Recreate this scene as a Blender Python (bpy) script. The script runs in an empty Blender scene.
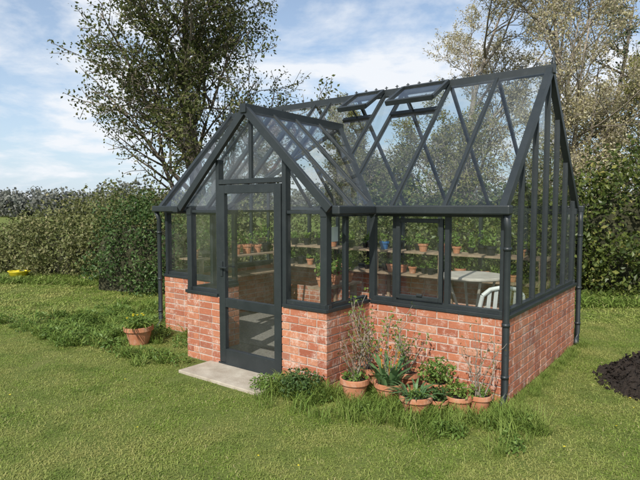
import bpy, math, random
import numpy as np
from mathutils import Vector, Matrix
from mathutils import noise as mn
random.seed(7)
RNG=np.random.default_rng(11)
scene=bpy.context.scene
COL=scene.collection

# ------------------------------------------------------------------ materials
def newmat(name):
    m=bpy.data.materials.new(name); m.use_nodes=True
    nt=m.node_tree; b=nt.nodes['Principled BSDF']; return m,nt,b
def N(nt,t,**kw):
    n=nt.nodes.new(t)
    for k,v in kw.items(): setattr(n,k,v)
    return n
def ramp(nt,fac,stops,interp='LINEAR'):
    r=N(nt,'ShaderNodeValToRGB'); r.color_ramp.interpolation=interp
    e=r.color_ramp.elements
    while len(e)<len(stops): e.new(0.5)
    for i,(p,c) in enumerate(stops):
        e[i].position=p; e[i].color=(c[0],c[1],c[2],1) if len(c)==3 else c
    nt.links.new(fac,r.inputs['Fac']); return r.outputs['Color']
def noise(nt,scale,detail=4,rough=.55,coord='pos'):
    n=N(nt,'ShaderNodeTexNoise'); n.inputs['Scale'].default_value=scale
    n.inputs['Detail'].default_value=detail; n.inputs['Roughness'].default_value=rough
    if coord=='pos':
        g=N(nt,'ShaderNodeNewGeometry'); nt.links.new(g.outputs['Position'],n.inputs['Vector'])
    else:
        g=N(nt,'ShaderNodeTexCoord'); nt.links.new(g.outputs['Object'],n.inputs['Vector'])
    return n.outputs['Fac']
def mixc(nt,f,a,b,mode='MIX'):
    m=N(nt,'ShaderNodeMix',data_type='RGBA',blend_type=mode)
    for s,v in ((m.inputs[0],f),(m.inputs[6],a),(m.inputs[7],b)):
        if isinstance(v,(int,float)): s.default_value=v
        elif isinstance(v,tuple): s.default_value=(v[0],v[1],v[2],1)
        else: nt.links.new(v,s)
    return m.outputs[2]
def bump(nt,b,h,strength=.4,dist=.01):
    n=N(nt,'ShaderNodeBump'); n.inputs['Strength'].default_value=strength
    n.inputs['Distance'].default_value=dist
    nt.links.new(h,n.inputs['Height']); nt.links.new(n.outputs['Normal'],b.inputs['Normal'])
def island(nt):
    g=N(nt,'ShaderNodeNewGeometry'); return g.outputs['Random Per Island']

def leafmat(name,stops,trans=.3,rough=.5,patch=None,pscale=.6):
    m,nt,b=newmat(name)
    c=ramp(nt,island(nt),stops)
    if patch:
        f=ramp(nt,noise(nt,pscale,3),[(.38,(0,0,0)),(.64,(1,1,1))])
        c2=mixc(nt,1.0,c,patch,'MULTIPLY')
        c=mixc(nt,f,c,c2)
    b.inputs['Roughness'].default_value=rough
    b.inputs['Specular IOR Level'].default_value=.3
    nt.links.new(c,b.inputs['Base Color'])
    t=N(nt,'ShaderNodeBsdfTranslucent'); nt.links.new(c,t.inputs['Color'])
    mx=N(nt,'ShaderNodeMixShader'); mx.inputs[0].default_value=trans
    nt.links.new(b.outputs[0],mx.inputs[1]); nt.links.new(t.outputs[0],mx.inputs[2])
    nt.links.new(mx.outputs[0],nt.nodes['Material Output'].inputs[0])
    return m
def simple(name,c1,c2,scale=8,rough=.6,metal=0,bs=0,bscale=40,bd=.01,spec=.5):
    m,nt,b=newmat(name)
    nt.links.new(ramp(nt,noise(nt,scale,5,.6,'obj'),[(.3,c1),(.7,c2)]),b.inputs['Base Color'])
    b.inputs['Roughness'].default_value=rough; b.inputs['Metallic'].default_value=metal
    b.inputs['Specular IOR Level'].default_value=spec
    if bs: bump(nt,b,noise(nt,bscale,4,.6,'obj'),bs,bd)
    return m

M_frame,nt,b=newmat('anthracite_paint')
c=ramp(nt,noise(nt,5,5,.6,'obj'),[(.3,(.015,.020,.022)),(.7,(.024,.030,.032))])
c=mixc(nt,ramp(nt,noise(nt,26,6,.75,'obj'),[(.56,(0,0,0)),(.75,(.3,.3,.3))]),c,(.08,.085,.08))
nt.links.new(c,b.inputs['Base Color']); b.inputs['Roughness'].default_value=.45
M_glass,nt,b=newmat('glass_pane')
tr=N(nt,'ShaderNodeBsdfTransparent'); tr.inputs[0].default_value=(.90,.94,.94,1)
gl=N(nt,'ShaderNodeBsdfGlossy'); gl.inputs['Roughness'].default_value=.012
lw=N(nt,'ShaderNodeLayerWeight'); lw.inputs['Blend'].default_value=.5
pw=N(nt,'ShaderNodeMath',operation='POWER'); pw.inputs[1].default_value=3.2; nt.links.new(lw.outputs['Facing'],pw.inputs[0])
mm=N(nt,'ShaderNodeMath',operation='MULTIPLY_ADD'); mm.inputs[1].default_value=.85; mm.inputs[2].default_value=.09
nt.links.new(pw.outputs[0],mm.inputs[0])
mx=N(nt,'ShaderNodeMixShader'); nt.links.new(mm.outputs[0],mx.inputs[0])
nt.links.new(tr.outputs[0],mx.inputs[1]); nt.links.new(gl.outputs[0],mx.inputs[2])
df=N(nt,'ShaderNodeBsdfDiffuse'); df.inputs[0].default_value=(.5,.52,.5,1)
mx2=N(nt,'ShaderNodeMixShader'); nt.links.new(ramp(nt,noise(nt,4,6,.7,'obj'),[(.38,(.004,.004,.004)),(.78,(.05,.05,.05))]),mx2.inputs[0])
nt.links.new(mx.outputs[0],mx2.inputs[1]); nt.links.new(df.outputs[0],mx2.inputs[2])
nt.links.new(mx2.outputs[0],nt.nodes['Material Output'].inputs[0])

M_brick,nt,b=newmat('red_brick')
c=ramp(nt,island(nt),[(0,(.31,.09,.045)),(.25,(.43,.145,.07)),(.5,(.51,.20,.10)),(.75,(.39,.12,.06)),(.92,(.52,.245,.14)),(1,(.25,.085,.055))])
c=mixc(nt,ramp(nt,noise(nt,30,5,.7,'obj'),[(.35,(0,0,0)),(.75,(.5,.5,.5))]),c,(.27,.09,.052))
c=mixc(nt,ramp(nt,noise(nt,1.6,3,.6,'obj'),[(.45,(0,0,0)),(.7,(.35,.35,.35))]),c,(.30,.13,.08))
c=mixc(nt,ramp(nt,noise(nt,9,8,.85,'obj'),[(.51,(0,0,0)),(.62,(.75,.75,.75))]),c,(.62,.49,.41))
nt.links.new(c,b.inputs['Base Color']); b.inputs['Roughness'].default_value=.9
bump(nt,b,noise(nt,60,5,.7,'obj'),.6,.006)
M_mortar=simple('lime_mortar',(.40,.32,.27),(.56,.48,.41),14,.95,bs=.5,bscale=80)
M_conc=simple('concrete_slab',(.30,.25,.19),(.46,.41,.33),6,.9,bs=.4,bscale=60)
M_floor=simple('gravel_floor',(.14,.12,.10),(.30,.27,.23),40,.95,bs=.8,bscale=90)
M_terra,nt,b=newmat('terracotta')
c=ramp(nt,noise(nt,9,5,.6,'obj'),[(.3,(.38,.14,.065)),(.7,(.52,.24,.13))])
c=mixc(nt,ramp(nt,noise(nt,16,6,.75,'obj'),[(.52,(0,0,0)),(.72,(.6,.6,.6))]),c,(.50,.40,.32))
nt.links.new(c,b.inputs['Base Color']); b.inputs['Roughness'].default_value=.9
M_soil=simple('potting_soil',(.012,.008,.006),(.05,.035,.025),60,1,bs=1,bscale=120,bd=.02)
M_wood=simple('weathered_wood',(.20,.13,.08),(.36,.26,.17),12,.8,bs=.2)
M_white=simple('white_plastic',(.60,.60,.56),(.74,.74,.71),6,.5)
M_red=simple('red_plastic',(.45,.02,.015),(.55,.03,.02),6,.35)
M_yellow=simple('yellow_plastic',(.62,.50,.02),(.72,.60,.04),6,.4)
M_blue=simple('blue_glaze',(.03,.10,.25),(.05,.16,.35),6,.3)
M_black=simple('black_plastic',(.012,.012,.013),(.02,.02,.022),6,.4)
M_table=simple('table_top_wood',(.38,.33,.27),(.52,.47,.40),10,.6)
M_bark=simple('bark',(.09,.07,.055),(.20,.17,.13),9,.95,bs=.6,bscale=25,bd=.03)
M_twig=simple('pale_twig',(.19,.16,.125),(.34,.29,.23),5,.9)
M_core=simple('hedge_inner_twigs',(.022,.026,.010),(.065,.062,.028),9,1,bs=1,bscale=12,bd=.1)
M_paper=simple('white_card',(.7,.72,.7),(.8,.8,.78),5,.8)

M_ground,nt,b=newmat('grass_ground')
c=ramp(nt,noise(nt,1.4,6,.6),[(.3,(.11,.15,.032)),(.5,(.16,.205,.05)),(.7,(.21,.225,.07))])
c=mixc(nt,ramp(nt,noise(nt,60,4,.7),[(.35,(0,0,0)),(.7,(.6,.6,.6))]),c,(.11,.11,.04))
nt.links.new(c,b.inputs['Base Color']); b.inputs['Roughness'].default_value=1
b.inputs['Specular IOR Level'].default_value=.1
bump(nt,b,noise(nt,30,5,.7),.8,.04)

def grassmat(name,stops,dry,trans=.35):
    m,nt,b=newmat(name)
    c=ramp(nt,island(nt),stops)
    f=ramp(nt,noise(nt,1.0,7,.68),[(.42,(0,0,0)),(.62,(.85,.85,.85))])
    c=mixc(nt,f,c,dry)
    f2=ramp(nt,noise(nt,2.6,4,.6),[(.50,(0,0,0)),(.66,(.6,.6,.6))])
    c=mixc(nt,f2,c,(.115,.20,.03))
    b.inputs['Roughness'].default_value=.6; b.inputs['Specular IOR Level'].default_value=.25
    nt.links.new(c,b.inputs['Base Color'])
    t=N(nt,'ShaderNodeBsdfTranslucent'); nt.links.new(c,t.inputs['Color'])
    mx=N(nt,'ShaderNodeMixShader'); mx.inputs[0].default_value=trans
    nt.links.new(b.outputs[0],mx.inputs[1]); nt.links.new(t.outputs[0],mx.inputs[2])
    nt.links.new(mx.outputs[0],nt.nodes['Material Output'].inputs[0]); return m
M_grass=grassmat('lawn_blades',[(0,(.165,.245,.038)),(.45,(.23,.315,.055)),(.8,(.30,.37,.085)),(.95,(.39,.38,.14)),(1,(.50,.43,.23))],(.40,.39,.13))
M_tall=grassmat('tall_grass_blades',[(0,(.11,.185,.03)),(.5,(.18,.265,.05)),(.9,(.25,.32,.075)),(1,(.42,.37,.18))],(.24,.30,.07))
M_weed=leafmat('weed_leaf',[(0,(.075,.14,.026)),(.5,(.13,.21,.042)),(1,(.20,.28,.07))],.3)
M_dkleaf=leafmat('dark_leaf',[(0,(.03,.065,.016)),(.6,(.06,.11,.028)),(1,(.11,.16,.05))],.2)
M_tulip=leafmat('tulip_leaf',[(0,(.09,.17,.07)),(1,(.15,.26,.10))],.3)
M_lime=leafmat('young_leaf',[(0,(.12,.19,.03)),(1,(.22,.30,.07))],.35)
M_orange=leafmat('flower_petal',[(0,(.65,.16,.02)),(.6,(.7,.3,.03)),(1,(.7,.5,.05))],.3)
M_redleaf=leafmat('red_shoot_leaf',[(0,(.14,.06,.03)),(.5,(.17,.12,.04)),(1,(.14,.17,.05))],.3)
M_tree=leafmat('olive_tree_leaf',[(0,(.055,.07,.02)),(.4,(.10,.12,.032)),(.8,(.165,.18,.055)),(1,(.26,.24,.10))],.4,patch=(.7,.72,.7),pscale=.8)
M_bud=leafmat('spring_bud',[(0,(.28,.24,.12)),(.4,(.42,.37,.20)),(.75,(.54,.50,.31)),(1,(.66,.62,.48))],.35)
M_bud2=leafmat('green_bud',[(0,(.15,.16,.045)),(.5,(.25,.25,.08)),(1,(.38,.35,.15))],.35)
M_hedge=leafmat('hedge_leaf',[(0,(.08,.09,.03)),(.4,(.15,.16,.055)),(.8,(.24,.235,.095)),(1,(.36,.31,.17))],.3,patch=(.68,.78,.66),pscale=.42)
M_laurel=leafmat('laurel_leaf',[(0,(.03,.05,.014)),(.5,(.065,.095,.024)),(.9,(.12,.15,.04)),(1,(.20,.19,.07))],.25,rough=.4,patch=(1.5,1.35,1.1),pscale=.6)
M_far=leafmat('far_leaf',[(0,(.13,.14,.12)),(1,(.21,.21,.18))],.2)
M_pine=leafmat('pine_needle',[(0,(.03,.05,.02)),(.7,(.06,.09,.035)),(1,(.11,.13,.055))],.2)

# ------------------------------------------------------------------ mesh helpers
def empty(name,loc=(0,0,0),rot=0,parent=None):
    e=bpy.data.objects.new(name,None); COL.objects.link(e)
    e.location=loc; e.rotation_euler=(0,0,rot); e.parent=parent; return e
class MB:
    def __init__(s): s.v=[]; s.f=[]
    def add(s,vs,fs):
        o=len(s.v); s.v+= [tuple(map(float,p)) for p in vs]; s.f+=[tuple(i+o for i in f) for f in fs]
    def box(s,x0,x1,y0,y1,z0,z1):
        s.add([(x0,y0,z0),(x1,y0,z0),(x1,y1,z0),(x0,y1,z0),(x0,y0,z1),(x1,y0,z1),(x1,y1,z1),(x0,y1,z1)],
              [(0,3,2,1),(4,5,6,7),(0,1,5,4),(1,2,6,5),(2,3,7,6),(3,0,4,7)])
    def beam(s,a,b,w,h,up=(0,0,1)):
        a=Vector(a); b=Vector(b); d=(b-a).normalized(); up=Vector(up)
        if abs(d.dot(up))>.98: up=Vector((0,1,0))
        w*=1+random.uniform(-.03,.03); h*=1+random.uniform(-.03,.03)
        sd=d.cross(up).normalized(); u=sd.cross(d).normalized()
        vs=[]
        for p in (a,b):
            for q,r in ((-1,-1),(1,-1),(1,1),(-1,1)): vs.append(p+sd*q*w/2+u*r*h/2)
        s.add(vs,[(3,2,1,0),(4,5,6,7),(0,1,5,4),(1,2,6,5),(2,3,7,6),(3,0,4,7)])
    def poly(s,pts): s.add(pts,[tuple(range(len(pts)))])
    def lathe(s,c,prof,n=20,cap=False):
        vs=[];fs=[]
        for r,z in prof:
            for i in range(n):
                a=2*math.pi*i/n; vs.append((c[0]+r*math.cos(a),c[1]+r*math.sin(a),c[2]+z))
        for j in range(len(prof)-1):
            for i in range(n):
                k=(i+1)%n; fs.append((j*n+i,j*n+k,(j+1)*n+k,(j+1)*n+i))
        if cap: fs.append(tuple(range((len(prof)-1)*n,len(prof)*n)))
        s.add(vs,fs)
    def tube(s,pts,rad,n=6):
        pts=[Vector(p) for p in pts]; vs=[];fs=[]
        for j,p in enumerate(pts):
            d=(pts[min(j+1,len(pts)-1)]-pts[max(j-1,0)]).normalized()
            a=Vector((0,0,1)) if abs(d.z)<.9 else Vector((1,0,0))
            sd=d.cross(a).normalized(); u=sd.cross(d)
            r=rad[j] if hasattr(rad,'__len__') else rad
            for i in range(n):
                t=2*math.pi*i/n; vs.append(p+sd*math.cos(t)*r+u*math.sin(t)*r)
        for j in range(len(pts)-1):
            for i in range(n):
                k=(i+1)%n; fs.append((j*n+i,j*n+k,(j+1)*n+k,(j+1)*n+i))
        fs.append(tuple(range(n))[::-1]); fs.append(tuple(range((len(pts)-1)*n,len(pts)*n)))
        s.add(vs,fs)
    def obj(s,name,mat,parent=None,smooth=False,bevel=0):
        me=bpy.data.meshes.new(name); me.from_pydata(s.v,[],s.f); me.materials.append(mat)
        if smooth: me.polygons.foreach_set('use_smooth',[True]*len(me.polygons))
        o=bpy.data.objects.new(name,me); COL.objects.link(o); o.parent=parent
        if bevel:
            m=o.modifiers.new('b','BEVEL'); m.width=bevel; m.segments=2; m.limit_method='ANGLE'
        return o
def npobj(name,V,F,mat,parent=None):
    me=bpy.data.meshes.new(name)
    V=np.asarray(V,dtype=np.float32); 
    if isinstance(F,list):
        me.from_pydata(V.tolist(),[],[tuple(r) for A in F for r in A.tolist()])
    else: me.from_pydata(V.tolist(),[],F.tolist())
    me.materials.append(mat)
    o=bpy.data.objects.new(name,me); COL.objects.link(o); o.parent=parent; return o
def leaves(C,size,rng=RNG,flat=0.0,aspect=.55,out=None):
    n=len(C); C=np.asarray(C)
    d=rng.normal(size=(n,3)); d/=np.linalg.norm(d,axis=1)[:,None]
    nn=rng.normal(size=(n,3)); nn[:,2]+=flat
    if out is not None: nn+=out
    s=np.cross(d,nn); s/=np.linalg.norm(s,axis=1)[:,None]+1e-9
    d2=np.cross(nn,s); d2/=np.linalg.norm(d2,axis=1)[:,None]+1e-9
    up=np.cross(s,d2)
    L=(size*rng.uniform(.6,1.35,n))[:,None]
    a=C-d2*L*.5; b=C+s*L*aspect*.5+up*L*.12; c=C+d2*L*.5; e=C-s*L*aspect*.5+up*L*.12
    V=np.stack([a,b,c,e],1).reshape(-1,3)
    i=np.arange(n)*4
    F=np.stack([i,i+1,i+2,i+3],1)
    return V,F
def blades(B,head,lean,L,W,bend=.5):
    n=len(B); B=np.asarray(B,dtype=float)
    h=np.stack([np.cos(head),np.sin(head),np.zeros(n)],1); s=np.stack([-np.sin(head),np.cos(head),np.zeros(n)],1)
    z=np.array([0,0,1.0])
    def pt(t):
        a=lean+bend*t*1.3
        return B+(h*np.sin(a)[:,None]+z*np.cos(a)[:,None])*(L*t)[:,None]
    W=W[:,None] if hasattr(W,'__len__') else W
    p1=pt(.5); p2=pt(.8); p3=pt(1.0)
    V=np.stack([B-s*W*.4,B+s*W*.4,p1+s*W*.5,p1-s*W*.5,p2+s*W*.32,p2-s*W*.32,p3],1).reshape(-1,3)
    i=np.arange(n)*7
    return V,[np.stack([i,i+1,i+2,i+3],1),np.stack([i+3,i+2,i+4,i+5],1),np.stack([i+5,i+4,i+6],1)]

# ------------------------------------------------------------------ greenhouse frame
GLOC=(1.61,4.53,0); GROT=math.radians(-37.6)
u=Vector((math.cos(GROT),math.sin(GROT),0)); v=Vector((-math.sin(GROT),math.cos(GROT),0))
def g2w(x,y,z=0): return Vector(GLOC)+u*x+v*y+Vector((0,0,z))
def w2g(x,y):
    d=Vector((x-GLOC[0],y-GLOC[1],0)); return d.dot(u),d.dot(v)
W,D=4.8,2.56; PF=-.72; PR,PL=-1.4,-3.4; WH=.75; TH=.1
EZ=1.70; EO=.06; RZ=3.13; SL=(RZ-EZ)/(D/2+EO)
PZ=2.70; PX=-2.4; PSL=(PZ-EZ)/(1.06)
gh=empty('brick_greenhouse',GLOC,GROT)
br=MB(); mo=MB()
def wall(axis,a,b,c0,c1,even_lo,even_hi,odd_lo,odd_hi,skip=None):
    if axis=='x': mo.box(a+.0062,b-.0062,c0+.006,c1-.006,-.1,WH-.003)
    else: mo.box(c0+.0065,c1-.0065,a+.0068,b-.0068,-.1,WH-.004)
    nz=10; h=WH/nz
    for k in range(nz):
        ol=even_lo if k%2==0 else odd_lo; oh=even_hi if k%2==0 else odd_hi
        lo=a+ol; hi=b-oh
        x=lo; first=True
        while x<hi-.01:
            L=.215
            if first and ol!=0: L=.1025
            elif first and ol==0 and even_lo==odd_lo and k%2: L=.1025
            e=min(x+L,hi)
            if hi-e<.05: e=hi
            j=lambda: random.uniform(-.002,.002)
            z0=k*h+.0058; z1=(k+1)*h-.0058
            s0=x+(0 if (first and ol==0) else .0055)+j()*.6; s1=e-(0 if (e==hi and oh==0) else .0055)+j()*.6
            if axis=='x': br.box(s0,s1,c0+j(),c1+j(),z0+j(),z1+j())
            else: br.box(c0+j(),c1+j(),s0,s1,z0+j(),z1+j())
            x=e; first=False
wall('x',PR,0,0,TH,0,0,0,TH)
wall('y',0,D,-TH,0,TH,TH,0,0)
wall('x',-W,0,D-TH,D,0,0,TH,TH)
wall('y',0,D,-W,-W+TH,TH,TH,0,0)
wall('x',-W,PL,0,TH,0,0,TH,0)
wall('y',PF,0,PR-TH,PR,TH,0,0,0)
wall('y',PF,0,PL,PL+TH,TH,0,0,0)
wall('x',-1.95,PR,PF,PF+TH,0,0,0,TH)
wall('x',PL,-2.85,PF,PF+TH,0,0,TH,0)
mo.obj('mortar_core',M_mortar,gh); br.obj('brick_walls',M_brick,gh,bevel=.003)
fl=MB(); fl.box(-W+.05,-.05,.05,D-.05,-.05,.02); fl.box(PL+.05,PR-.05,PF+.05,.05,-.05,.016); fl.obj('floor',M_floor,gh)
sl=MB(); sl.box(-3.0,-1.86,-1.16,PF-.004,-.05,.03); 
slo=sl.obj('doorstep_slab',M_conc,gh,bevel=.008)

fm=MB(); gs=MB()
ip=.045
def zr(y): return EZ+SL*(min(y,D-y)+EO)
def zp(x): return EZ+PSL*(1.06-abs(x-PX))
def post(x,y,z0,z1,w=.045,d=.055): fm.beam((x,y,z0),(x,y,z1),w,d,(0,1,0))
for (a,b) in (((PR+.02,ip),(-.0,ip)),((-W,ip),(PL-.02,ip)),((-W,D-ip),(0,D-ip)),((-ip,-.01),(-ip,D+.01)),((-W+ip,0),(-W+ip,D)),
              ((PR-ip,PF),(PR-ip,0)),((PL+ip,PF),(PL+ip,0)),((-1.93,PF+ip),(PR+.01,PF+ip)),((PL-.01,PF+ip),(-2.87,PF+ip))):
    fm.beam((a[0],a[1],WH+.016),(b[0],b[1],WH+.016),.122,.032)
    fm.beam((a[0],a[1],WH+.05),(b[0],b[1],WH+.05),.055,.04)
S0=WH+.03
FX=[-ip,-.57,-1.12,PR+.02]
for x in FX: post(x,ip,S0,EZ,.045 if x in(-.57,-1.12) else .065)
for x in FX: post(-W-x,ip,S0,EZ,.05)
for x in [-ip,-.6,-1.2,-1.8,-2.4,-3.0,-3.6,-4.2,-W+ip]: post(x,D-ip,S0,EZ,.045)
GY=[ip,.47,.88,D/2,1.68,2.09,D-ip]
for X in (-ip,-W+ip):
    for y in GY: fm.beam((X,y,S0),(X,y,zr(y)-.02),.05,.036 if y not in(ip,D-ip) else .075,(0,1,0))
def sash(x0,x1,y,z0,z1,w=.04):
    fm.beam((x0+w/2,y,z0),(x0+w/2,y,z1),w,.035,(0,1,0)); fm.beam((x1-w/2,y,z0),(x1-w/2,y,z1),w,.035,(0,1,0))
    fm.beam((x0+w,y,z0+w/2),(x1-w,y,z0+w/2),.034,w); fm.beam((x0+w,y,z1-w/2),(x1-w,y,z1-w/2),.034,w)
sash(-1.09,-.60,ip-.035,S0+.05,EZ-.09)
fm.beam((-.86,ip-.06,S0+.10),(-.80,ip-.06,S0+.10),.02,.02)
for (a,b) in (((PR,ip),(0,ip)),((-W,ip),(PL,ip)),((-W,D-ip),(0,D-ip)),((PR-ip,PF),(PR-ip,.02)),((PL+ip,PF),(PL+ip,.02))):
    fm.beam((a[0],a[1],EZ-.035),(b[0],b[1],EZ-.035),.07,.07)
fm.beam((-1.6,.0,EZ-.03),(-1.6,D,EZ-.03),.03,.03); fm.beam((-3.2,.0,EZ-.03),(-3.2,D,EZ-.03),.03,.03)
post(PR-ip,PF+ip,S0,EZ+.02,.075,.075); post(PL+ip,PF+ip,S0,EZ+.02,.075,.075)
for X in (PR-ip,PL+ip): post(X,-.36,S0,EZ-.03,.045)
for X in (-1.925,-2.875): post(X,PF+ip,0,zp(X)-.03,.05,.075)
fm.beam((-1.95,PF+ip,1.985),(-2.85,PF+ip,1.985),.078,.05)
for X in (-2.4,): fm.beam((X,PF+ip,2.01),(X,PF+ip,zp(X)-.03),.04,.035,(0,1,0))
fm.beam((PR-.03,PF+ip,EZ-.03),(-1.9,PF+ip,EZ-.03),.05,.03); fm.beam((PL+.03,PF+ip,EZ-.03),(-2.9,PF+ip,EZ-.03),.05,.03)
nf=Vector((0,-SL,1)).normalized(); nb=Vector((0,SL,1)).normalized()
brk=[-.03,-.57,-1.12,-1.34,-1.72,-1.98,-2.4,-2.82,-3.08,-3.46,-3.68,-4.23,-W+.03]
def zlo(x): return EZ if (x>=-1.341 or x<=-3.459) else zp(x)
def yof(z): return (z-EZ)/SL-EO
for x in brk:
    if x in(-1.34,-3.46): continue
    end=x in(brk[0],brk[-1]); w,h=(.065,.075) if end else (.034,.045)
    if x!=PX:
        z=zlo(x); fm.beam((x,yof(z),z),(x,D/2,RZ),w,h,nf)
    if x in (-1.98,-2.82): continue
    fm.beam((x,D+EO,EZ),(x,D/2,RZ),w,h,nb)
fm.beam((.02,D/2,RZ+.0),(-W-.02,D/2,RZ+.0),.07,.09)
fm.beam((-1.34,-EO,EZ),(PX,yof(PZ),PZ),.06,.05); fm.beam((-3.46,-EO,EZ),(PX,yof(PZ),PZ),.06,.05)
fm.beam((PX,PF-.07,PZ+.005),(PX,yof(PZ)+.03,PZ+.005),.08,.09)
for sgn in (1,-1):
    n=Vector((PSL*sgn,0,1)).normalized(); ex=PX+1.06*sgn
    for y,w,h in ((PF-.03,.045,.08),(-.36,.034,.045),(-.0,.034,.045)):
        fm.beam((ex,y,EZ),(PX,y,PZ),w,h,n)
    for y in (.42,):
        z=EZ+SL*(y+EO); fm.beam((PX+sgn*(1.06-(z-EZ)/PSL),y,z),(PX,y,PZ),.034,.045,n)
x=-.02
while x>-W:
    fm.beam((x,D/2,RZ+.04),(x,D/2,RZ+.09),.010,.014,(0,1,0)); fm.beam((x-.022,D/2,RZ+.072),(x+.022,D/2,RZ+.072),.010,.010)
    x-=.15
fm.obj('frame',M_frame,gh,bevel=.003)
gt=MB()
for X in (0,-W): gt.lathe((X,D/2,RZ+.04),[(.02,0),(.025,.02),(.012,.04),(.022,.065),(.010,.09),(.004,.16)],10,True)
gt.obj('finials',M_frame,gh,smooth=True)
gu=MB()
gu.box(-1.31,.05,-.155,-.055,EZ-.045,EZ+.035); gu.box(-W-.05,-3.49,-.155,-.055,EZ-.045,EZ+.035)
gu.box(-1.31,-1.225,PF-.05,-.158,EZ-.047,EZ+.033); gu.box(-3.575,-3.49,PF-.05,-.158,EZ-.047,EZ+.033)
gu.box(-W-.05,.05,D+.055,D+.155,EZ-.045,EZ+.035)
gu.obj('gutters',M_frame,gh,bevel=.012)
dp=MB()
for px_,py_ in ((.01,-.06),(-W-.02,-.06),(.02,D+.08)):
    dp.tube([(px_,py_-.04 if py_<0 else py_,EZ-.04),(px_,py_,EZ-.16),(px_,py_,.14),(px_+.0,py_-.03,.06),(px_+.01,py_-.10,.02)],.030,10)
    for z in (1.35,.70,.25): dp.lathe((px_,py_,z),[(.030,0),(.036,.0),(.036,.03),(.030,.03)],10)
dp.obj('downpipes',M_frame,gh,smooth=True)
dr=MB(); dy=PF+.02
dx0,dx1=-2.845,-1.955
dr.beam((dx0+.045,dy,.05),(dx0+.045,dy,1.95),.09,.05,(0,1,0)); dr.beam((dx1-.045,dy,.05),(dx1-.045,dy,1.95),.09,.05,(0,1,0))
for z,h in ((.12,.15),(.70,.10),(1.905,.09)): dr.beam((dx0+.09,dy,z),(dx1-.09,dy,z),.047,h)
dr.box(-2.87,-1.93,PF-.005,PF+.09,.0,.045)
dr.beam((dx0+.045,dy-.03,.98),(dx0+.045,dy-.03,1.14),.035,.012,(0,1,0)); dr.beam((dx0+.04,dy-.06,1.08),(dx0+.15,dy-.06,1.08),.018,.018); dr.beam((dx0+.045,dy-.03,1.08),(dx0+.045,dy-.065,1.08),.016,.016)
dr.obj('door_frame',M_frame,gh,bevel=.003)
gs.poly([(dx0+.08,dy+.003,.18),(dx1-.08,dy+.003,.18),(dx1-.08,dy+.003,.67),(dx0+.08,dy+.003,.67)])
gs.poly([(dx0+.08,dy+.003,.73),(dx1-.08,dy+.003,.73),(dx1-.08,dy+.003,1.88),(dx0+.08,dy+.003,1.88)])
def gx(x0,x1,y,z0,za,zb): gs.poly([(x0,y,z0),(x1,y,z0),(x1,y,zb),(x0,y,za)])
def gy(x,y0,y1,z0,za,zb): gs.poly([(x,y0,z0),(x,y1,z0),(x,y1,zb),(x,y0,za)])
for a,b in zip(FX,FX[1:]):
    gx(b,a,ip+.004,S0,EZ-.04,EZ-.04); gx(-W-a,-W-b,ip+.004,S0,EZ-.04,EZ-.04)
for i in range(8): gx(-.6*(i+1),-.6*i-.001,D-ip,S0,EZ-.04,EZ-.04)
for X in (-ip,-W+ip):
    for a,b in zip(GY,GY[1:]): gy(X,a,b,S0,zr(a),zr(b))
for X in (PR-ip,PL+ip):
    for a,b in ((PF+ip,-.36),(-.36,.0)): gy(X,a,b,S0,EZ-.05,EZ-.05)
for a,b in ((-1.925,PR-ip),(PL+ip,-2.875)): gx(a,b,PF+ip,S0,zp(a)-.01,zp(b)-.01)
gx(-2.875,PX,PF+ip,2.0,zp(-2.875),zp(PX)); gx(PX,-1.925,PF+ip,2.0,zp(PX),zp(-1.925))
vents=[(-1.72,-1.12),(-2.4,-1.98)]
off=.012
VB=2.80
for a,b in zip(brk,brk[1:]):
    top=RZ
    if (b,a) in vents: top=VB
    za,zb=zlo(a),zlo(b); za=min(za,top); zb=min(zb,top)
    gs.poly([(a,yof(za),za+off),(b,yof(zb),zb+off),(b,yof(top),top+off),(a,yof(top),top+off)])
    gs.poly([(a,D+EO,EZ+off),(b,D+EO,EZ+off),(b,D/2,RZ+off),(a,D/2,RZ+off)])
for sgn in (1,-1):
    ex=PX+1.06*sgn
    gs.poly([(ex,PF-.03,EZ+off),(ex,-EO,EZ+off),(PX,yof(PZ),PZ+off),(PX,PF-.03,PZ+off)])
gs.obj('glass_panes',M_glass,gh)
vt=MB(); vg=MB()
for (b,a) in vents:
    bb,aa=b+.01,a-.01
    P0=Vector((0,D/2-.04,RZ+.03)); dirv=Vector((0,yof(VB)-D/2,VB-RZ)); 
    L=dirv.length; dirv.normalize(); ang=math.radians(-16)
    c_,s_=math.cos(ang),math.sin(ang)
    dv=Vector((0,dirv.y*c_-dirv.z*s_,dirv.y*s_+dirv.z*c_))
    if dv.z<dirv.z: dv=Vector((0,dirv.y*c_+dirv.z*s_,-dirv.y*s_+dirv.z*c_))
    P1=P0+dv*(L+.02)
    n=Vector((0,-dv.z,dv.y)); n=n if n.z>0 else -n
    vt.beam((aa,P0.y,P0.z),(aa,P1.y,P1.z),.035,.04,n); vt.beam((bb,P0.y,P0.z),(bb,P1.y,P1.z),.035,.04,n)
    vt.beam((aa,P1.y,P1.z),(bb,P1.y,P1.z),.045,.055,n); vt.beam((aa,P0.y,P0.z),(bb,P0.y,P0.z),.036,.036,n)
    vt.beam((a,yof(VB),VB),(b,yof(VB),VB),.05,.055,nf)
    vt.beam(((a+b)/2,yof(VB),VB),((a+b)/2,P1.y,P1.z),.015,.015)
    vg.poly([(aa,P0.y,P0.z),(bb,P0.y,P0.z),(bb,P1.y,P1.z),(aa,P1.y,P1.z)])
vt.obj('roof_vents',M_frame,gh); vg.obj('roof_vent_glass',M_glass,gh)

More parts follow.
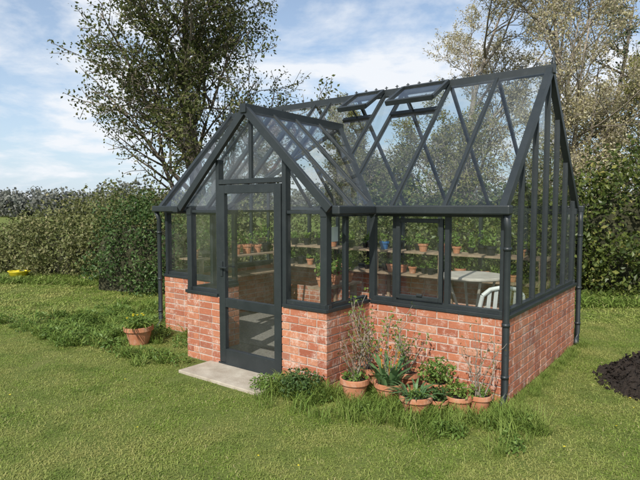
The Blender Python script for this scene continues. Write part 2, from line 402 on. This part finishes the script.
# ------------------------------------------------------------------ interior
def pot_mesh(m,c,r,h,n=18):
    m.lathe(c,[(r*.68,0),(r*.93,h*.74),(r*1.06,h*.75),(r*1.08,h),(r*.95,h),(r*.92,h*.84)],n)
def plantleaves(c,r,h,n,size,flat=.6):
    P=RNG.normal(size=(n,3)); P/=np.linalg.norm(P,axis=1)[:,None]; P*=RNG.uniform(.3,1,(n,1))
    return np.array(c)+P*np.array([r,r,h/2])+np.array([0,0,h/2])
st=empty('plant_staging',GLOC,GROT)
w=MB()
for z in (1.10,.78):
    for k in range(4): w.box(-4.65,-.2,2.03+k*.105,2.03+k*.105+.09,z-.025,z)
for x in (-4.6,-3.6,-2.6,-1.6,-.3):
    w.box(x,x+.045,2.035,2.08,0.02,1.074); w.box(x,x+.045,2.40,2.445,0.02,1.074)
for z in (1.0,.7):
    for k in range(4): w.box(-4.66+k*.105,-4.66+k*.105+.09,.15,1.9,z-.02,z)
for y in (.2,1.8): w.box(-4.3,-4.25,y,y+.045,.02,.979)
w.obj('shelves',M_wood,st)
tp=MB(); bp=MB(); bl=MB(); so=MB(); C=[];C2=[]
for z in (1.10,.78):
    x=-4.55
    while x<-.35:
        y=2.12+random.random()*.2; r=random.uniform(.04,.075); h=r*1.6
        k=random.random(); m=tp if k<.35 else (bp if k<.94 else bl)
        pot_mesh(m,(x,y,z+.001),r,h,12); so.lathe((x,y,z+h*.86),[(r*.93,0),(.001,.004)],10)
        (C if random.random()<.6 else C2).append(plantleaves((x,y,z+h*.9),r*1.3,random.uniform(.06,.24),45,.04))
        x+=r*2+random.uniform(.01,.07)
y=.25
while y<1.8:
    r=random.uniform(.06,.09); pot_mesh(tp if random.random()<.5 else bp,(-4.45,y,1.001),r,r*1.7,12)
    C.append(plantleaves((-4.45,y,1+r*1.6),r*1.6,random.uniform(.15,.35),60,.05)); y+=r*2+.06
w2=MB(); w2.box(-1.72,-1.52,-.6,.05,.93,.95); w2.box(-1.6,-1.55,-.55,-.5,.02,.93); w2.box(-1.6,-1.55,-.05,0,.02,.93); w2.obj('side_shelf',M_wood,st)
for y_ in (-.5,-.28,-.06):
    pot_mesh(tp,(-1.62,y_,.951),.055,.09,12); C2.append(plantleaves((-1.62,y_,1.03),.09,.2,60,.05))
tp.obj('clay_pots',M_terra,st); bp.obj('plastic_pots',M_black,st); bl.obj('glazed_pots',M_blue,st); so.obj('pot_soil',M_soil,st)
V,F=leaves(np.concatenate(C),.05,flat=.5); npobj('seedlings',V,F,M_weed,st)
V,F=leaves(np.concatenate(C2),.05,flat=.5); npobj('young_plants',V,F,M_lime,st)

tb=empty('garden_table',g2w(-.85,1.35),GROT)
t=MB(); t.lathe((0,0,.90),[(.001,0),(.36,0),(.38,.012),(.38,.028),(.36,.04)],32,True); t.obj('table_top',M_table,tb)
t=MB()
for a in range(4):
    c_,s_=math.cos(a*math.pi/2+.7),math.sin(a*math.pi/2+.7)
    t.tube([(c_*.28,s_*.28,.895),(c_*.14,s_*.14,.5),(c_*.31,s_*.31,.02)],.016,8)
t.lathe((0,0,.5),[(.14,0),(.155,0),(.155,.02),(.14,.02)],16); t.obj('table_legs',M_table,tb)

ch=empty('plastic_garden_chair',g2w(-.42,.80),GROT+math.radians(220))
t=MB()
t.box(-.22,.22,-.21,.21,.42,.445)
for sx in (-1,1):
    t.tube([(sx*.19,-.17,.43),(sx*.25,-.24,.02)],.022,8); t.tube([(sx*.19,.17,.43),(sx*.24,.27,.02)],.022,8)
    t.tube([(sx*.23,-.2,.43),(sx*.26,-.2,.64),(sx*.26,0,.66),(sx*.24,.22,.64)],.02,8)
    t.tube([(sx*.21,.19,.43),(sx*.23,.24,.64),(sx*.20,.29,.86)],.022,8)
t.tube([(-.20,.29,.86),(-.13,.30,.92),(0,.305,.945),(.13,.30,.92),(.20,.29,.86)],.022,8)
for k in range(5):
    x=-.13+.065*k; t.beam((x,.2,.44),(x,.295,.91),.04,.01,(0,1,0))
t.obj('chair_body',M_white,ch,bevel=.004)

wc=empty('watering_can',g2w(-2.18,-.42),GROT)
t=MB(); t.lathe((0,0,.022),[(.001,0),(.11,0),(.115,.02),(.11,.20),(.08,.235),(.06,.24)],20)
t.tube([(.10,0,.07),(.20,0,.16),(.28,0,.27)],[.03,.02,.014],10); t.lathe((.285,0,.265),[(.012,0),(.04,.03),(.001,.035)],12)
t.tube([(-.10,0,.08),(-.19,0,.14),(-.17,0,.25),(-.06,0,.31),(.05,0,.29),(.06,0,.25)],.012,8)
can=t.obj('can_body',M_red,wc,smooth=True); wc.location=g2w(-2.62,.18)
wn=empty('notice_card',g2w(-1.50,-.50,1.46),GROT+math.radians(90))
t=MB(); t.box(-.09,.09,-.003,.003,-.07,.07); t.obj('card',M_paper,wn)

# ------------------------------------------------------------------ ground
gm=MB(); gm.box(-300,300,-60,500,-1,0); gm.obj('ground',M_ground)

def inside(x,y,m=.0):
    a,b=w2g(x,y)
    if -W-m<a<m and -m<b<D+m: return True
    if PL-m<a<PR+m and PF-m<b<.1: return True
    if -3.0-m*.5<a<-1.86+m*.5 and -1.16-m*.5<b<PF: return True
    return False
lawn=empty('lawn_grass')
def instancer(name,items,child,parent):
    vs=[];fs=[]
    for (x,y,z,s,r) in items:
        o=len(vs); h=s/2
        for k in range(4):
            a=r+math.pi/4+k*math.pi/2; vs.append((x+h*1.41421*math.cos(a),y+h*1.41421*math.sin(a),z))
        fs.append((o,o+1,o+2,o+3))
    me=bpy.data.meshes.new(name); me.from_pydata(vs,[],fs)
    o=bpy.data.objects.new(name,me); COL.objects.link(o); o.parent=parent
    o.instance_type='FACES'; o.use_instance_faces_scale=True; o.instance_faces_scale=1.0
    o.show_instancer_for_render=False; o.show_instancer_for_viewport=False
    child.parent=o
def patch(name,n,rad,L0,L1,w0,mat,lean=.5,bend=.6):
    r=rad*np.sqrt(RNG.uniform(0,1,n)); a=RNG.uniform(0,6.283,n)
    B=np.stack([r*np.cos(a),r*np.sin(a),np.full(n,-.004)],1)
    V,F=blades(B,RNG.uniform(0,6.283,n),RNG.uniform(0,lean,n),RNG.uniform(L0,L1,n),w0*RNG.uniform(.7,1.3,n),bend)
    return npobj(name,V,F,mat)
def scatter(x0,x1,y0,y1,sp,test,s0=.85,s1=1.2):
    out=[]
    for x in np.arange(x0,x1,sp):
        for y in np.arange(y0,y1,sp):
            X=x+random.uniform(-.4,.4)*sp; Y=y+random.uniform(-.4,.4)*sp
            if test(X,Y): out.append((X,Y,0,random.uniform(s0,s1),random.uniform(0,6.28)))
    return out
def vis(X,Y): return abs(X)<Y*.66+1.2
near=scatter(-6,6,2.0,8.2,.31,lambda X,Y: vis(X,Y) and not inside(X,Y,.08))
random.shuffle(near)
for i in range(3):
    instancer('near_grass_%d'%i,near[i::3],patch('near_blades_%d'%i,950,.25,.016,.038,.0042,M_grass,.7,.7),lawn)
far=scatter(-17,13,8.1,18,.50,lambda X,Y: vis(X,Y) and not inside(X,Y,.12))
instancer('far_grass',far,patch('far_blades',420,.40,.03,.055,.014,M_grass,.7,.7),lawn)
tus=scatter(-6,6,2.2,9,.5,lambda X,Y: vis(X,Y) and not inside(X,Y,.1) and random.random()<(.35 if mn.noise(Vector((X*.8,Y*.8,3)))>.05 else .06),.4,.85)
instancer('tussock_spots',tus,patch('tussock_blades',70,.10,.045,.085,.0048,M_grass,.7,.7),lawn)

bd=empty('wild_border')
items=[]
for _ in range(300):
    a=random.uniform(-1.9,.42); b=-.50-abs(random.gauss(0,.26))
    if a>-.1: b=-.2-abs(random.gauss(0,.28))
    if a<-1.3: b=-.80-abs(random.gauss(0,.16))
    p=g2w(a,b)
    if inside(p.x,p.y,.03) : continue
    items.append((p.x,p.y,0,random.uniform(.35,1.0),random.uniform(0,6.28)))
for _ in range(110):
    a=random.uniform(.03,.16); b=random.uniform(0,2.7); p=g2w(a,b); items.append((p.x,p.y,0,random.uniform(.2,.45),random.uniform(0,6.28)))
instancer('border_tufts',items,patch('border_blades',40,.09,.08,.25,.006,M_tall,.42,.5),bd)
items=[]
while len(items)<330:
    p=(random.gauss(-3.1,.8),random.gauss(7.3,.75))
    a,b=w2g(*p)
    if inside(p[0],p[1],.05) or b<-1.4 or (a>-3.1 and b<-.7) : continue
    items.append((p[0],p[1],0,random.uniform(.35,1.1),random.uniform(0,6.28)))
instancer('left_tufts',items[::2],patch('left_blades',50,.10,.10,.28,.010,M_tall,.42,.55),bd)
def weedclump(name,n,rad,h,size,mat):
    r=rad*np.sqrt(RNG.uniform(0,1,n)); a=RNG.uniform(0,6.283,n)
    P=np.stack([r*np.cos(a),r*np.sin(a),RNG.uniform(.01,1,n)*h*(1-.5*(r/rad)**2)],1)
    V,F=leaves(P,size,flat=1.0,aspect=.45); return npobj(name,V,F,mat)
instancer('left_weeds',items[::3]+items[1::8],weedclump('weed_leaves',70,.15,.16,.055,M_weed),bd)
items=[]
for _ in range(40):
    a=random.uniform(-1.9,.35); b=random.uniform(-.9,-.35) if a>-1.3 else random.uniform(-1.0,-.8)
    p=g2w(a,b)
    if inside(p.x,p.y,.03): continue
    items.append((p.x,p.y,0,random.uniform(.4,.9),random.uniform(0,6.28)))
instancer('front_weeds',items,weedclump('front_weed_leaves',80,.13,.15,.045,M_weed),bd)
items=[]
for _ in range(1000):
    t=random.random()
    if t<.55: X=random.uniform(-12,-2.5); Y=13.2-(X+12)*.17+random.uniform(-.4,.5)
    else: X=random.uniform(2.5,9); Y=9.6+random.uniform(-.5,.5)
    if inside(X,Y,.1): continue
    items.append((X,Y,0,random.uniform(.8,1.6),random.uniform(0,6.28)))
instancer('hedge_foot_tufts',items,patch('hedge_foot_blades',45,.2,.10,.24,.014,M_tall,.6,.8),bd)
D_=[]
for _ in range(60):
    X=random.uniform(-5,5);Y=random.uniform(3,9)
    if not inside(X,Y,.1): D_.append((X,Y,.04))
V,F=leaves(np.array(D_),.018,flat=6,aspect=1); npobj('dandelion_flowers',V,F,M_yellow,bd)

# ------------------------------------------------------------------ pots outside
def pot(loc,r,h,name='terracotta_pot'):
    e=empty(name,(loc[0],loc[1],0),random.uniform(0,6)); e.rotation_euler[0]=random.uniform(-.03,.03)
    m=MB(); pot_mesh(m,(0,0,0.005),r,h,28); m.obj('pot',M_terra,e,smooth=False,bevel=.003)
    m=MB(); m.lathe((0,0,h*.87),[(r*.93,0),(r*.5,.008),(.001,.012)],18); m.obj('soil',M_soil,e)
    return e
def twigs(e,z,n,H,spread,lf=None,lsz=.03,nl=20,wig=.25):
    m=MB(); C=[]
    for _ in range(n):
        d=Vector((random.gauss(0,spread),random.gauss(0,spread),1)).normalized(); p=Vector((random.gauss(0,.02),random.gauss(0,.02),z))
        L=H*random.uniform(.6,1.1); pts=[p.copy()]
        for k in range(6):
            d=(d+Vector((random.gauss(0,wig*.5),random.gauss(0,wig*.5),.05))).normalized(); p=p+d*L/6; pts.append(p.copy())
            if k>0 and random.random()<.7:
                d2=(d+Vector((random.gauss(0,.7),random.gauss(0,.7),.2))).normalized(); q=[p.copy(),p+d2*L*.12,p+d2*L*.2+Vector((0,0,.02))]
                m.tube(q,[.003,.002,.001],4)
                for _k in range(nl//4): C.append(np.array(q[2])+RNG.normal(0,.02,3))
        m.tube(pts,[.005*(1-.12*k) for k in range(7)],5)
        for q in pts[2:]:
            for _k in range(nl//6): C.append(np.array(q)+RNG.normal(0,.022,3))
    m.obj('stems',M_twig,e)
    if lf: V,F=leaves(np.array(C),lsz,flat=.5); npobj('foliage',V,F,lf,e)
def strap(e,z,n,L,Wd,mat,rad=.06,lean=.5,bend=.6):
    r=rad*np.sqrt(RNG.uniform(0,1,n)); a=RNG.uniform(0,6.283,n)
    B=np.stack([r*np.cos(a),r*np.sin(a),np.full(n,z)],1)
    V,F=blades(B,a+RNG.normal(0,.5,n),RNG.uniform(.05,lean,n),L*RNG.uniform(.6,1.1,n),Wd*RNG.uniform(.8,1.2,n),bend)
    npobj('strap_leaves',V,F,mat,e)
def bushy(e,z,r,h,n,size,mat):
    V,F=leaves(plantleaves((0,0,z),r,h,n,size),size,flat=.9); npobj('foliage',V,F,mat,e)
e=pot((.31,4.66),.125,.20); twigs(e,.17,12,.42,.28,M_redleaf,.03,16); bushy(e,.16,.13,.12,160,.035,M_weed)
e=pot((.60,4.60),.12,.18); strap(e,.15,34,.32,.038,M_tulip,.08,.45,.45); twigs(e,.15,5,.6,.18,M_lime,.03,12)
fl_=MB()
for k in range(3):
    a=random.uniform(0,6.28)
    q=Vector((math.cos(a)*.08,math.sin(a)*.08,.17+random.uniform(.20,.28)))
    fl_.tube([(q.x*.3,q.y*.3,.16),(q.x*.8,q.y*.8,q.z*.7),q],.0035,5)
    fl_.lathe(tuple(q),[(.004,0),(.013,.01),(.015,.022),(.009,.034),(.002,.035)],8)
fl_.obj('tulip_flowers',M_orange,e,smooth=True)
e=pot((.79,4.31),.13,.17); strap(e,.14,46,.20,.020,M_tulip,.10,.6,.7); bushy(e,.14,.12,.09,160,.03,M_weed)
e=pot((.98,4.33),.08,.13); bushy(e,.10,.10,.15,170,.035,M_dkleaf)
e=pot((1.03,4.60),.12,.19); bushy(e,.16,.18,.25,480,.04,M_weed)
e=pot((1.16,4.36),.11,.15); bushy(e,.12,.14,.15,260,.035,M_lime)
e=pot((1.33,4.36),.10,.16); twigs(e,.13,9,.50,.2,M_redleaf,.022,8); bushy(e,.13,.12,.11,170,.03,M_weed)
e=pot((.45,4.95),.13,.22); twigs(e,.19,14,.72,.22,M_lime,.034,14)
e=pot((.80,4.86),.12,.2); twigs(e,.17,11,.45,.22,M_weed,.03,14)
e=pot((-2.28,6.62),.17,.22); bushy(e,.18,.20,.18,380,.045,M_weed); strap(e,.18,46,.34,.02,M_tall,.12,.6,.8)
fl_=MB()
for k in range(6):
    a=random.uniform(0,6.28); r_=random.uniform(.03,.16)
    fl_.lathe((math.cos(a)*r_,math.sin(a)*r_,.18+random.uniform(.12,.2)),[(.002,0),(.012,.01),(.016,.018),(.002,.02)],7)
fl_.obj('yellow_flowers',M_yellow,e)
e=empty('low_shrub',g2w(-1.55,-.93)); bushy(e,0,.24,.26,900,.035,M_dkleaf); 
e=empty('low_shrub.001',g2w(-1.90,-.98)); bushy(e,0,.18,.15,450,.035,M_weed)
e=empty('yellow_tub',(-7.18,12.6,0)); m=MB(); m.lathe((0,0,0.01),[(.001,0),(.17,0),(.21,.17),(.225,.18),(.225,.195),(.20,.19),(.165,.02)],24)
m.tube([(.2,0,.18),(.26,0,.19),(.26,.05,.2),(.2,.06,.18)],.01,6); m.tube([(-.2,0,.18),(-.26,0,.19),(-.26,.05,.2),(-.2,.06,.18)],.01,6)
m.obj('tub_body',M_yellow,e,smooth=True)
e=empty('compost_heap',(3.50,4.98,0))
V=[];F=[]; n=40
xs=np.linspace(-.75,.75,n)
def hh(x,y):
    rr=math.hypot(x/.72,y/.72)+.25*mn.noise(Vector((x*3,y*3,2)))
    return (.26*max(0,1-rr**2)**.7+.08*mn.noise(Vector((x*7,y*7,1)))+.05*mn.noise(Vector((x*20,y*20,4)))) if rr<1 else -.03
for i in range(n):
    for j in range(n):
        x,y=xs[i],xs[j]; V.append((x,y,hh(x,y)))
for i in range(n-1):
    for j in range(n-1): F.append((i*n+j,(i+1)*n+j,(i+1)*n+j+1,i*n+j+1))
npobj('heap',np.array(V),np.array(F),M_soil,e)
P=[]
for _ in range(2600):
    a=random.uniform(0,6.28); r=.80*math.sqrt(random.random()); x,y=r*math.cos(a),r*math.sin(a)
    P.append((x,y,max(hh(x,y),0)+random.uniform(0,.03)))
V,F=leaves(np.array(P),.04,aspect=.8); npobj('compost_crumbs',V,F,M_soil,e)

# ------------------------------------------------------------------ trees
def grow(rng,p,d,L,r,lvl,P,brs,tips):
    n=6 if lvl<2 else 4
    pts=[p.copy()]; rad=[r]; ds=[]
    for i in range(n):
        d=d+rng.normal(0,P['wig'],3)+np.array([0,0,P['up'][lvl]]); d/=np.linalg.norm(d)
        p=p+d*L/n; pts.append(p.copy()); ds.append(d.copy()); rad.append(max(r*(1-.8*(i+1)/n),P['rmin']))
    brs.append((pts,rad,lvl))
    if lvl==P['max']: tips.append(pts); return
    if lvl>=P['max']-1: tips.append(pts[2:])
    nc=P['nc'][lvl]
    for k in range(nc):
        t=P['t0'][lvl]+(1-P['t0'][lvl])*(k+rng.random())/nc
        i=min(int(t*n),n-1); f=t*n-i
        q=pts[i]*(1-f)+pts[i+1]*f; dd=ds[i]
        rv=rng.normal(size=3); rv-=dd*rv.dot(dd); rv/=np.linalg.norm(rv)
        a=math.radians(rng.uniform(*P['ang'][lvl]))
        nd=dd*math.cos(a)+rv*math.sin(a)
        grow(rng,q,nd,L*P['ratio'][lvl]*(1.15-.6*t)*rng.uniform(.75,1.25),max(rad[i]*.6,P['rmin']),lvl+1,P,brs,tips)
def tree(name,base,H,r0,P,seed,leafmat_,lsz,nl,sig,bark=M_bark,stems=1,lean=.12):
    rng=np.random.default_rng(seed); brs=[];tips=[]
    e=empty(name,base)
    for s in range(stems):
        d=np.array([rng.normal(0,lean),rng.normal(0,lean),1.0]); d/=np.linalg.norm(d)
        grow(rng,np.array([rng.normal(0,.12)*(stems>1),rng.normal(0,.12)*(stems>1),-.05]),d,H*rng.uniform(.85,1.05),r0,0,P,brs,tips)
    m=MB()
    for pts,rad,l in brs: m.tube(pts,rad,8 if l==0 else (5 if l==1 else 3))
    m.obj('trunk_and_limbs',bark,e,smooth=True)
    C=[]
    for pts in tips:
        A=np.array(pts); k=nl if nl>=1 else int(rng.random()<nl)
        idx=rng.integers(0,len(A)-1,k); f=rng.random((k,1))
        C.append(A[idx]*(1-f)+A[idx+1]*f+rng.normal(0,sig,(k,3)))
    C=np.concatenate(C); V,F=leaves(C,lsz,rng,flat=.3,aspect=.6); npobj('crown_leaves',V,F,leafmat_,e)
    return len(C)
P1=dict(max=3,wig=.12,up=[.05,.10,.06,.02],nc=[17,9,7],t0=[.16,.22,.2],ang=[(38,68),(30,60),(30,65)],ratio=[.50,.50,.48],rmin=.007)
cnt=tree('spring_tree',(-2.65,12.6,0),7.0,.13,P1,5,M_tree,.075,13,.09,stems=2,lean=.10)
P2=dict(max=4,wig=.13,up=[.05,.10,.06,.03,0],nc=[12,7,6,4],t0=[.18,.2,.2,.2],ang=[(25,55),(25,55),(25,60),(30,70)],ratio=[.50,.52,.5,.5],rmin=.006)
for i,(x,y,h,m,sd,nl) in enumerate([(4.4,15.0,7.7,M_bud,21,10),(7.0,13.6,8.6,M_bud,22,11),(2.0,17.5,4.6,M_bud2,23,7),(10.0,15.5,9.0,M_bud2,24,9),(8.4,12.2,6.6,M_bud,25,11)]):
    tree('budding_tree'+('' if i==0 else '.%03d'%i),(x,y,0),h,.13,P2,sd,m,.055,nl,.055,bark=M_twig,stems=1)
P4=dict(max=3,wig=.13,up=[.03,.06,.05,.02],nc=[12,8,6],t0=[.1,.2,.2],ang=[(25,60),(25,60),(30,70)],ratio=[.55,.52,.5],rmin=.006)
for i,(x,y,h,m,sd) in enumerate([(3.2,13.6,3.6,M_bud2,41),(5.6,13.2,4.3,M_bud,42),(7.9,13.0,4.6,M_bud2,43),(1.0,14.2,3.0,M_hedge,44)]):
    tree('blossoming_shrub'+('' if i==0 else '.%03d'%i),(x,y,0),h,.05,P4,sd,m,.06,12,.08,bark=M_twig,stems=2)
P3=dict(max=2,wig=.06,up=[.02,.05,.0],nc=[26,10],t0=[.25,.2],ang=[(60,85),(35,65)],ratio=[.28,.4],rmin=.01)
tree('pine_tree',(9.6,18.0,0),8.4,.16,P3,31,M_pine,.11,14,.12)

# ------------------------------------------------------------------ hedges
def hedge(name,path,dens,lsz,mat,seed,crad=(.28,.55),var=.25,shoots=10):
    rng=np.random.default_rng(seed); e=empty(name)
    path=np.array(path,float)
    seg=np.linalg.norm(np.diff(path[:,:2],axis=0),axis=1); cum=np.concatenate([[0],np.cumsum(seg)]); T=cum[-1]
    def at(t):
        q=np.array([np.interp(t,cum,path[:,k]) for k in range(4)]); q[2]*=1+var*.8*mn.noise(Vector((t*.75,seed*3.1,0)))+var*.3*mn.noise(Vector((t*2.2,seed*1.1,7))); return q
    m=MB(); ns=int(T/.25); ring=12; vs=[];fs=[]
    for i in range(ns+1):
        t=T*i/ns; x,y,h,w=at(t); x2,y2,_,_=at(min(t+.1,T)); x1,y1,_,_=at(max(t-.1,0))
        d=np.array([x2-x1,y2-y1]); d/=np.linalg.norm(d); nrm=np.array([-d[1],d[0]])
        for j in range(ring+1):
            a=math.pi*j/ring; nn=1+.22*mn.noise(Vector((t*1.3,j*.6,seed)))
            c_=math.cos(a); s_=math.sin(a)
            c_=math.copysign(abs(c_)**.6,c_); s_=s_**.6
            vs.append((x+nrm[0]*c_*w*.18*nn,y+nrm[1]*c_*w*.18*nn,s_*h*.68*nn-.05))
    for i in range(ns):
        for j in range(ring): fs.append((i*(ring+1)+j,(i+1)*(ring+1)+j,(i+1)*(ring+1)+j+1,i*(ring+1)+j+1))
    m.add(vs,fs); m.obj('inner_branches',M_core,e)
    C=[];O=[]
    def frame(t):
        x,y,h,w=at(t); x2,y2,_,_=at(min(t+.1,T)); x1,y1,_,_=at(max(t-.1,0)); d=np.array([x2-x1,y2-y1]); d/=np.linalg.norm(d)
        return x,y,h,w,np.array([d[1],-d[0]])
    for _ in range(int(T*dens)):
        t=rng.uniform(0,T); x,y,h,w,nrm=frame(t)
        k_=rng.random()
        if k_<.62:
            z=rng.uniform(.02,.95)*h; nn=1+1.1*mn.noise(Vector((t*1.1,z*1.1,seed+5.)))+rng.normal(0,.1); o=w*.38*nn*(1-.5*(z/h)**2.2)
        elif k_<.88: nn=1+.3*mn.noise(Vector((t*1.4,seed+2.,0)))+rng.normal(0,.05); z=h*.86*nn; o=rng.uniform(-.35,.35)*w
        else: z=rng.uniform(.1,.9)*h; o=-w*.4
        cen=np.array([x+nrm[0]*o,y+nrm[1]*o,z])
        r=rng.uniform(*crad); k=int(95*(r/.4)**2)
        p=rng.normal(size=(k,3)); p/=np.linalg.norm(p,axis=1)[:,None]
        O.append(p*1.2); C.append(cen+p*r*rng.uniform(.55,1.15,(k,1))*np.array([1,1,.85]))
    for _ in range(int(T*shoots)):
        t=rng.uniform(0,T); x,y,h,w,nrm=frame(t); L=rng.uniform(.15,.55); k=int(L*26)
        b=np.array([x+rng.normal(0,w*.2),y+rng.normal(0,w*.2),h*.95]); d=np.array([rng.normal(0,.3),rng.normal(0,.3),1])
        q=b+d*L*rng.uniform(0,1,(k,1))+rng.normal(0,.03,(k,3)); C.append(q); O.append(np.zeros((k,3)))
    C=np.concatenate(C);O=np.concatenate(O); C[:,2]=np.abs(C[:,2])
    V,F=leaves(C,lsz,rng,flat=.3,aspect=.6,out=O); npobj('hedge_leaves',V,F,mat,e)
hedge('mixed_hedge',[(-15,15.2,.85,1.7),(-8.6,14.8,.9,1.8),(-7.3,14.3,1.35,1.8),(-6,13.5,1.65,1.9),(-4.6,12.6,1.9,2.2),(-2.8,11.6,1.9,2.0),(-.5,11.8,1.7,1.8),(2,11.8,1.9,1.8)],31,.08,M_hedge,3,(.2,.5),.32,14)
hedge('dark_evergreen_shrub',[(-4.5,11.2,1.6,1.5),(-3.6,10.9,2.0,1.7),(-2.7,10.8,1.8,1.5)],36,.07,M_dkleaf,9,(.2,.4),.3,10)
hedge('laurel_hedge',[(1.2,12.2,1.9,1.7),(3.5,11.6,2.2,1.9),(5.5,10.9,2.5,2.2),(7.5,10.5,2.8,2.4),(11,10.4,3.0,2.5)],34,.10,M_laurel,4,(.22,.5),.35,12)
e=empty('distant_tree_line'); C=[]
rng=np.random.default_rng(8)
for i in range(300):
    x=rng.uniform(-110,60); h=rng.uniform(2.8,5.2)+ (2.2 if rng.random()<.12 else 0); y=95+rng.uniform(-6,10)
    k=200; p=rng.normal(size=(k,3)); p/=np.linalg.norm(p,axis=1)[:,None]
    C.append(np.array([x,y,h*.5])+p*np.array([2.6,2.2,h*.5])*rng.uniform(.6,1.05,(k,1)))
C=np.concatenate(C); V,F=leaves(C,.6,rng,aspect=.8); npobj('far_foliage',V,F,M_far,e)

# ------------------------------------------------------------------ light, sky, camera
EL=math.radians(40); AZ=math.radians(202)
sd=Vector((math.sin(AZ)*math.cos(EL),math.cos(AZ)*math.cos(EL),math.sin(EL)))
L=bpy.data.lights.new('sun','SUN'); L.energy=5; L.angle=math.radians(.5); L.color=(1,.96,.88)
lo=bpy.data.objects.new('sun',L); COL.objects.link(lo); lo.rotation_euler=(-sd).to_track_quat('-Z','Y').to_euler(); lo.location=(-5,-10,15)
wd=bpy.data.worlds.new('World'); scene.world=wd; wd.use_nodes=True; nt=wd.node_tree
bg=nt.nodes['Background']; bg.inputs['Strength'].default_value=.15
sk=N(nt,'ShaderNodeTexSky'); sk.sky_type='NISHITA'; sk.sun_disc=False; sk.sun_elevation=EL; sk.sun_rotation=AZ
sk.air_density=1.0; sk.dust_density=1.0; sk.ozone_density=1.4
tc=N(nt,'ShaderNodeTexCoord'); sp=N(nt,'ShaderNodeSeparateXYZ'); nt.links.new(tc.outputs['Generated'],sp.inputs[0])
ad=N(nt,'ShaderNodeMath',operation='ADD'); ad.inputs[1].default_value=.18; nt.links.new(sp.outputs['Z'],ad.inputs[0])
dx=N(nt,'ShaderNodeMath',operation='DIVIDE'); nt.links.new(sp.outputs['X'],dx.inputs[0]); nt.links.new(ad.outputs[0],dx.inputs[1])
dy_=N(nt,'ShaderNodeMath',operation='DIVIDE'); nt.links.new(sp.outputs['Y'],dy_.inputs[0]); nt.links.new(ad.outputs[0],dy_.inputs[1])
cb=N(nt,'ShaderNodeCombineXYZ'); nt.links.new(dx.outputs[0],cb.inputs[0]); nt.links.new(dy_.outputs[0],cb.inputs[1]); cb.inputs[2].default_value=12.6
nz=N(nt,'ShaderNodeTexNoise'); nz.inputs['Scale'].default_value=1.5; nz.inputs['Detail'].default_value=9; nz.inputs['Roughness'].default_value=.58; nz.inputs['Distortion'].default_value=.2
nt.links.new(cb.outputs[0],nz.inputs['Vector'])
f=ramp(nt,nz.outputs['Fac'],[(.46,(0,0,0)),(.53,(.4,.4,.4)),(.60,(.95,.95,.95))])
hz=ramp(nt,sp.outputs['Z'],[(0,(.8,.8,.8)),(.12,(.5,.5,.5)),(.35,(.25,.25,.25)),(1,(.15,.15,.15))])
c=mixc(nt,hz,sk.outputs[0],(4.3,5.2,6.3))
c=mixc(nt,f,c,(6.1,6.3,6.6))
nt.links.new(c,bg.inputs['Color'])
cd=bpy.data.cameras.new('camera'); cam=bpy.data.objects.new('camera',cd); COL.objects.link(cam)
cd.sensor_width=36; cd.lens=36*532/640; cd.clip_start=.05; cd.clip_end=2000
cam.location=(0,0,1.72); cam.rotation_euler=(math.radians(90-3.55),0,0)
scene.camera=cam
scene.view_settings.view_transform='Standard'; scene.view_settings.look='None'; scene.view_settings.exposure=0
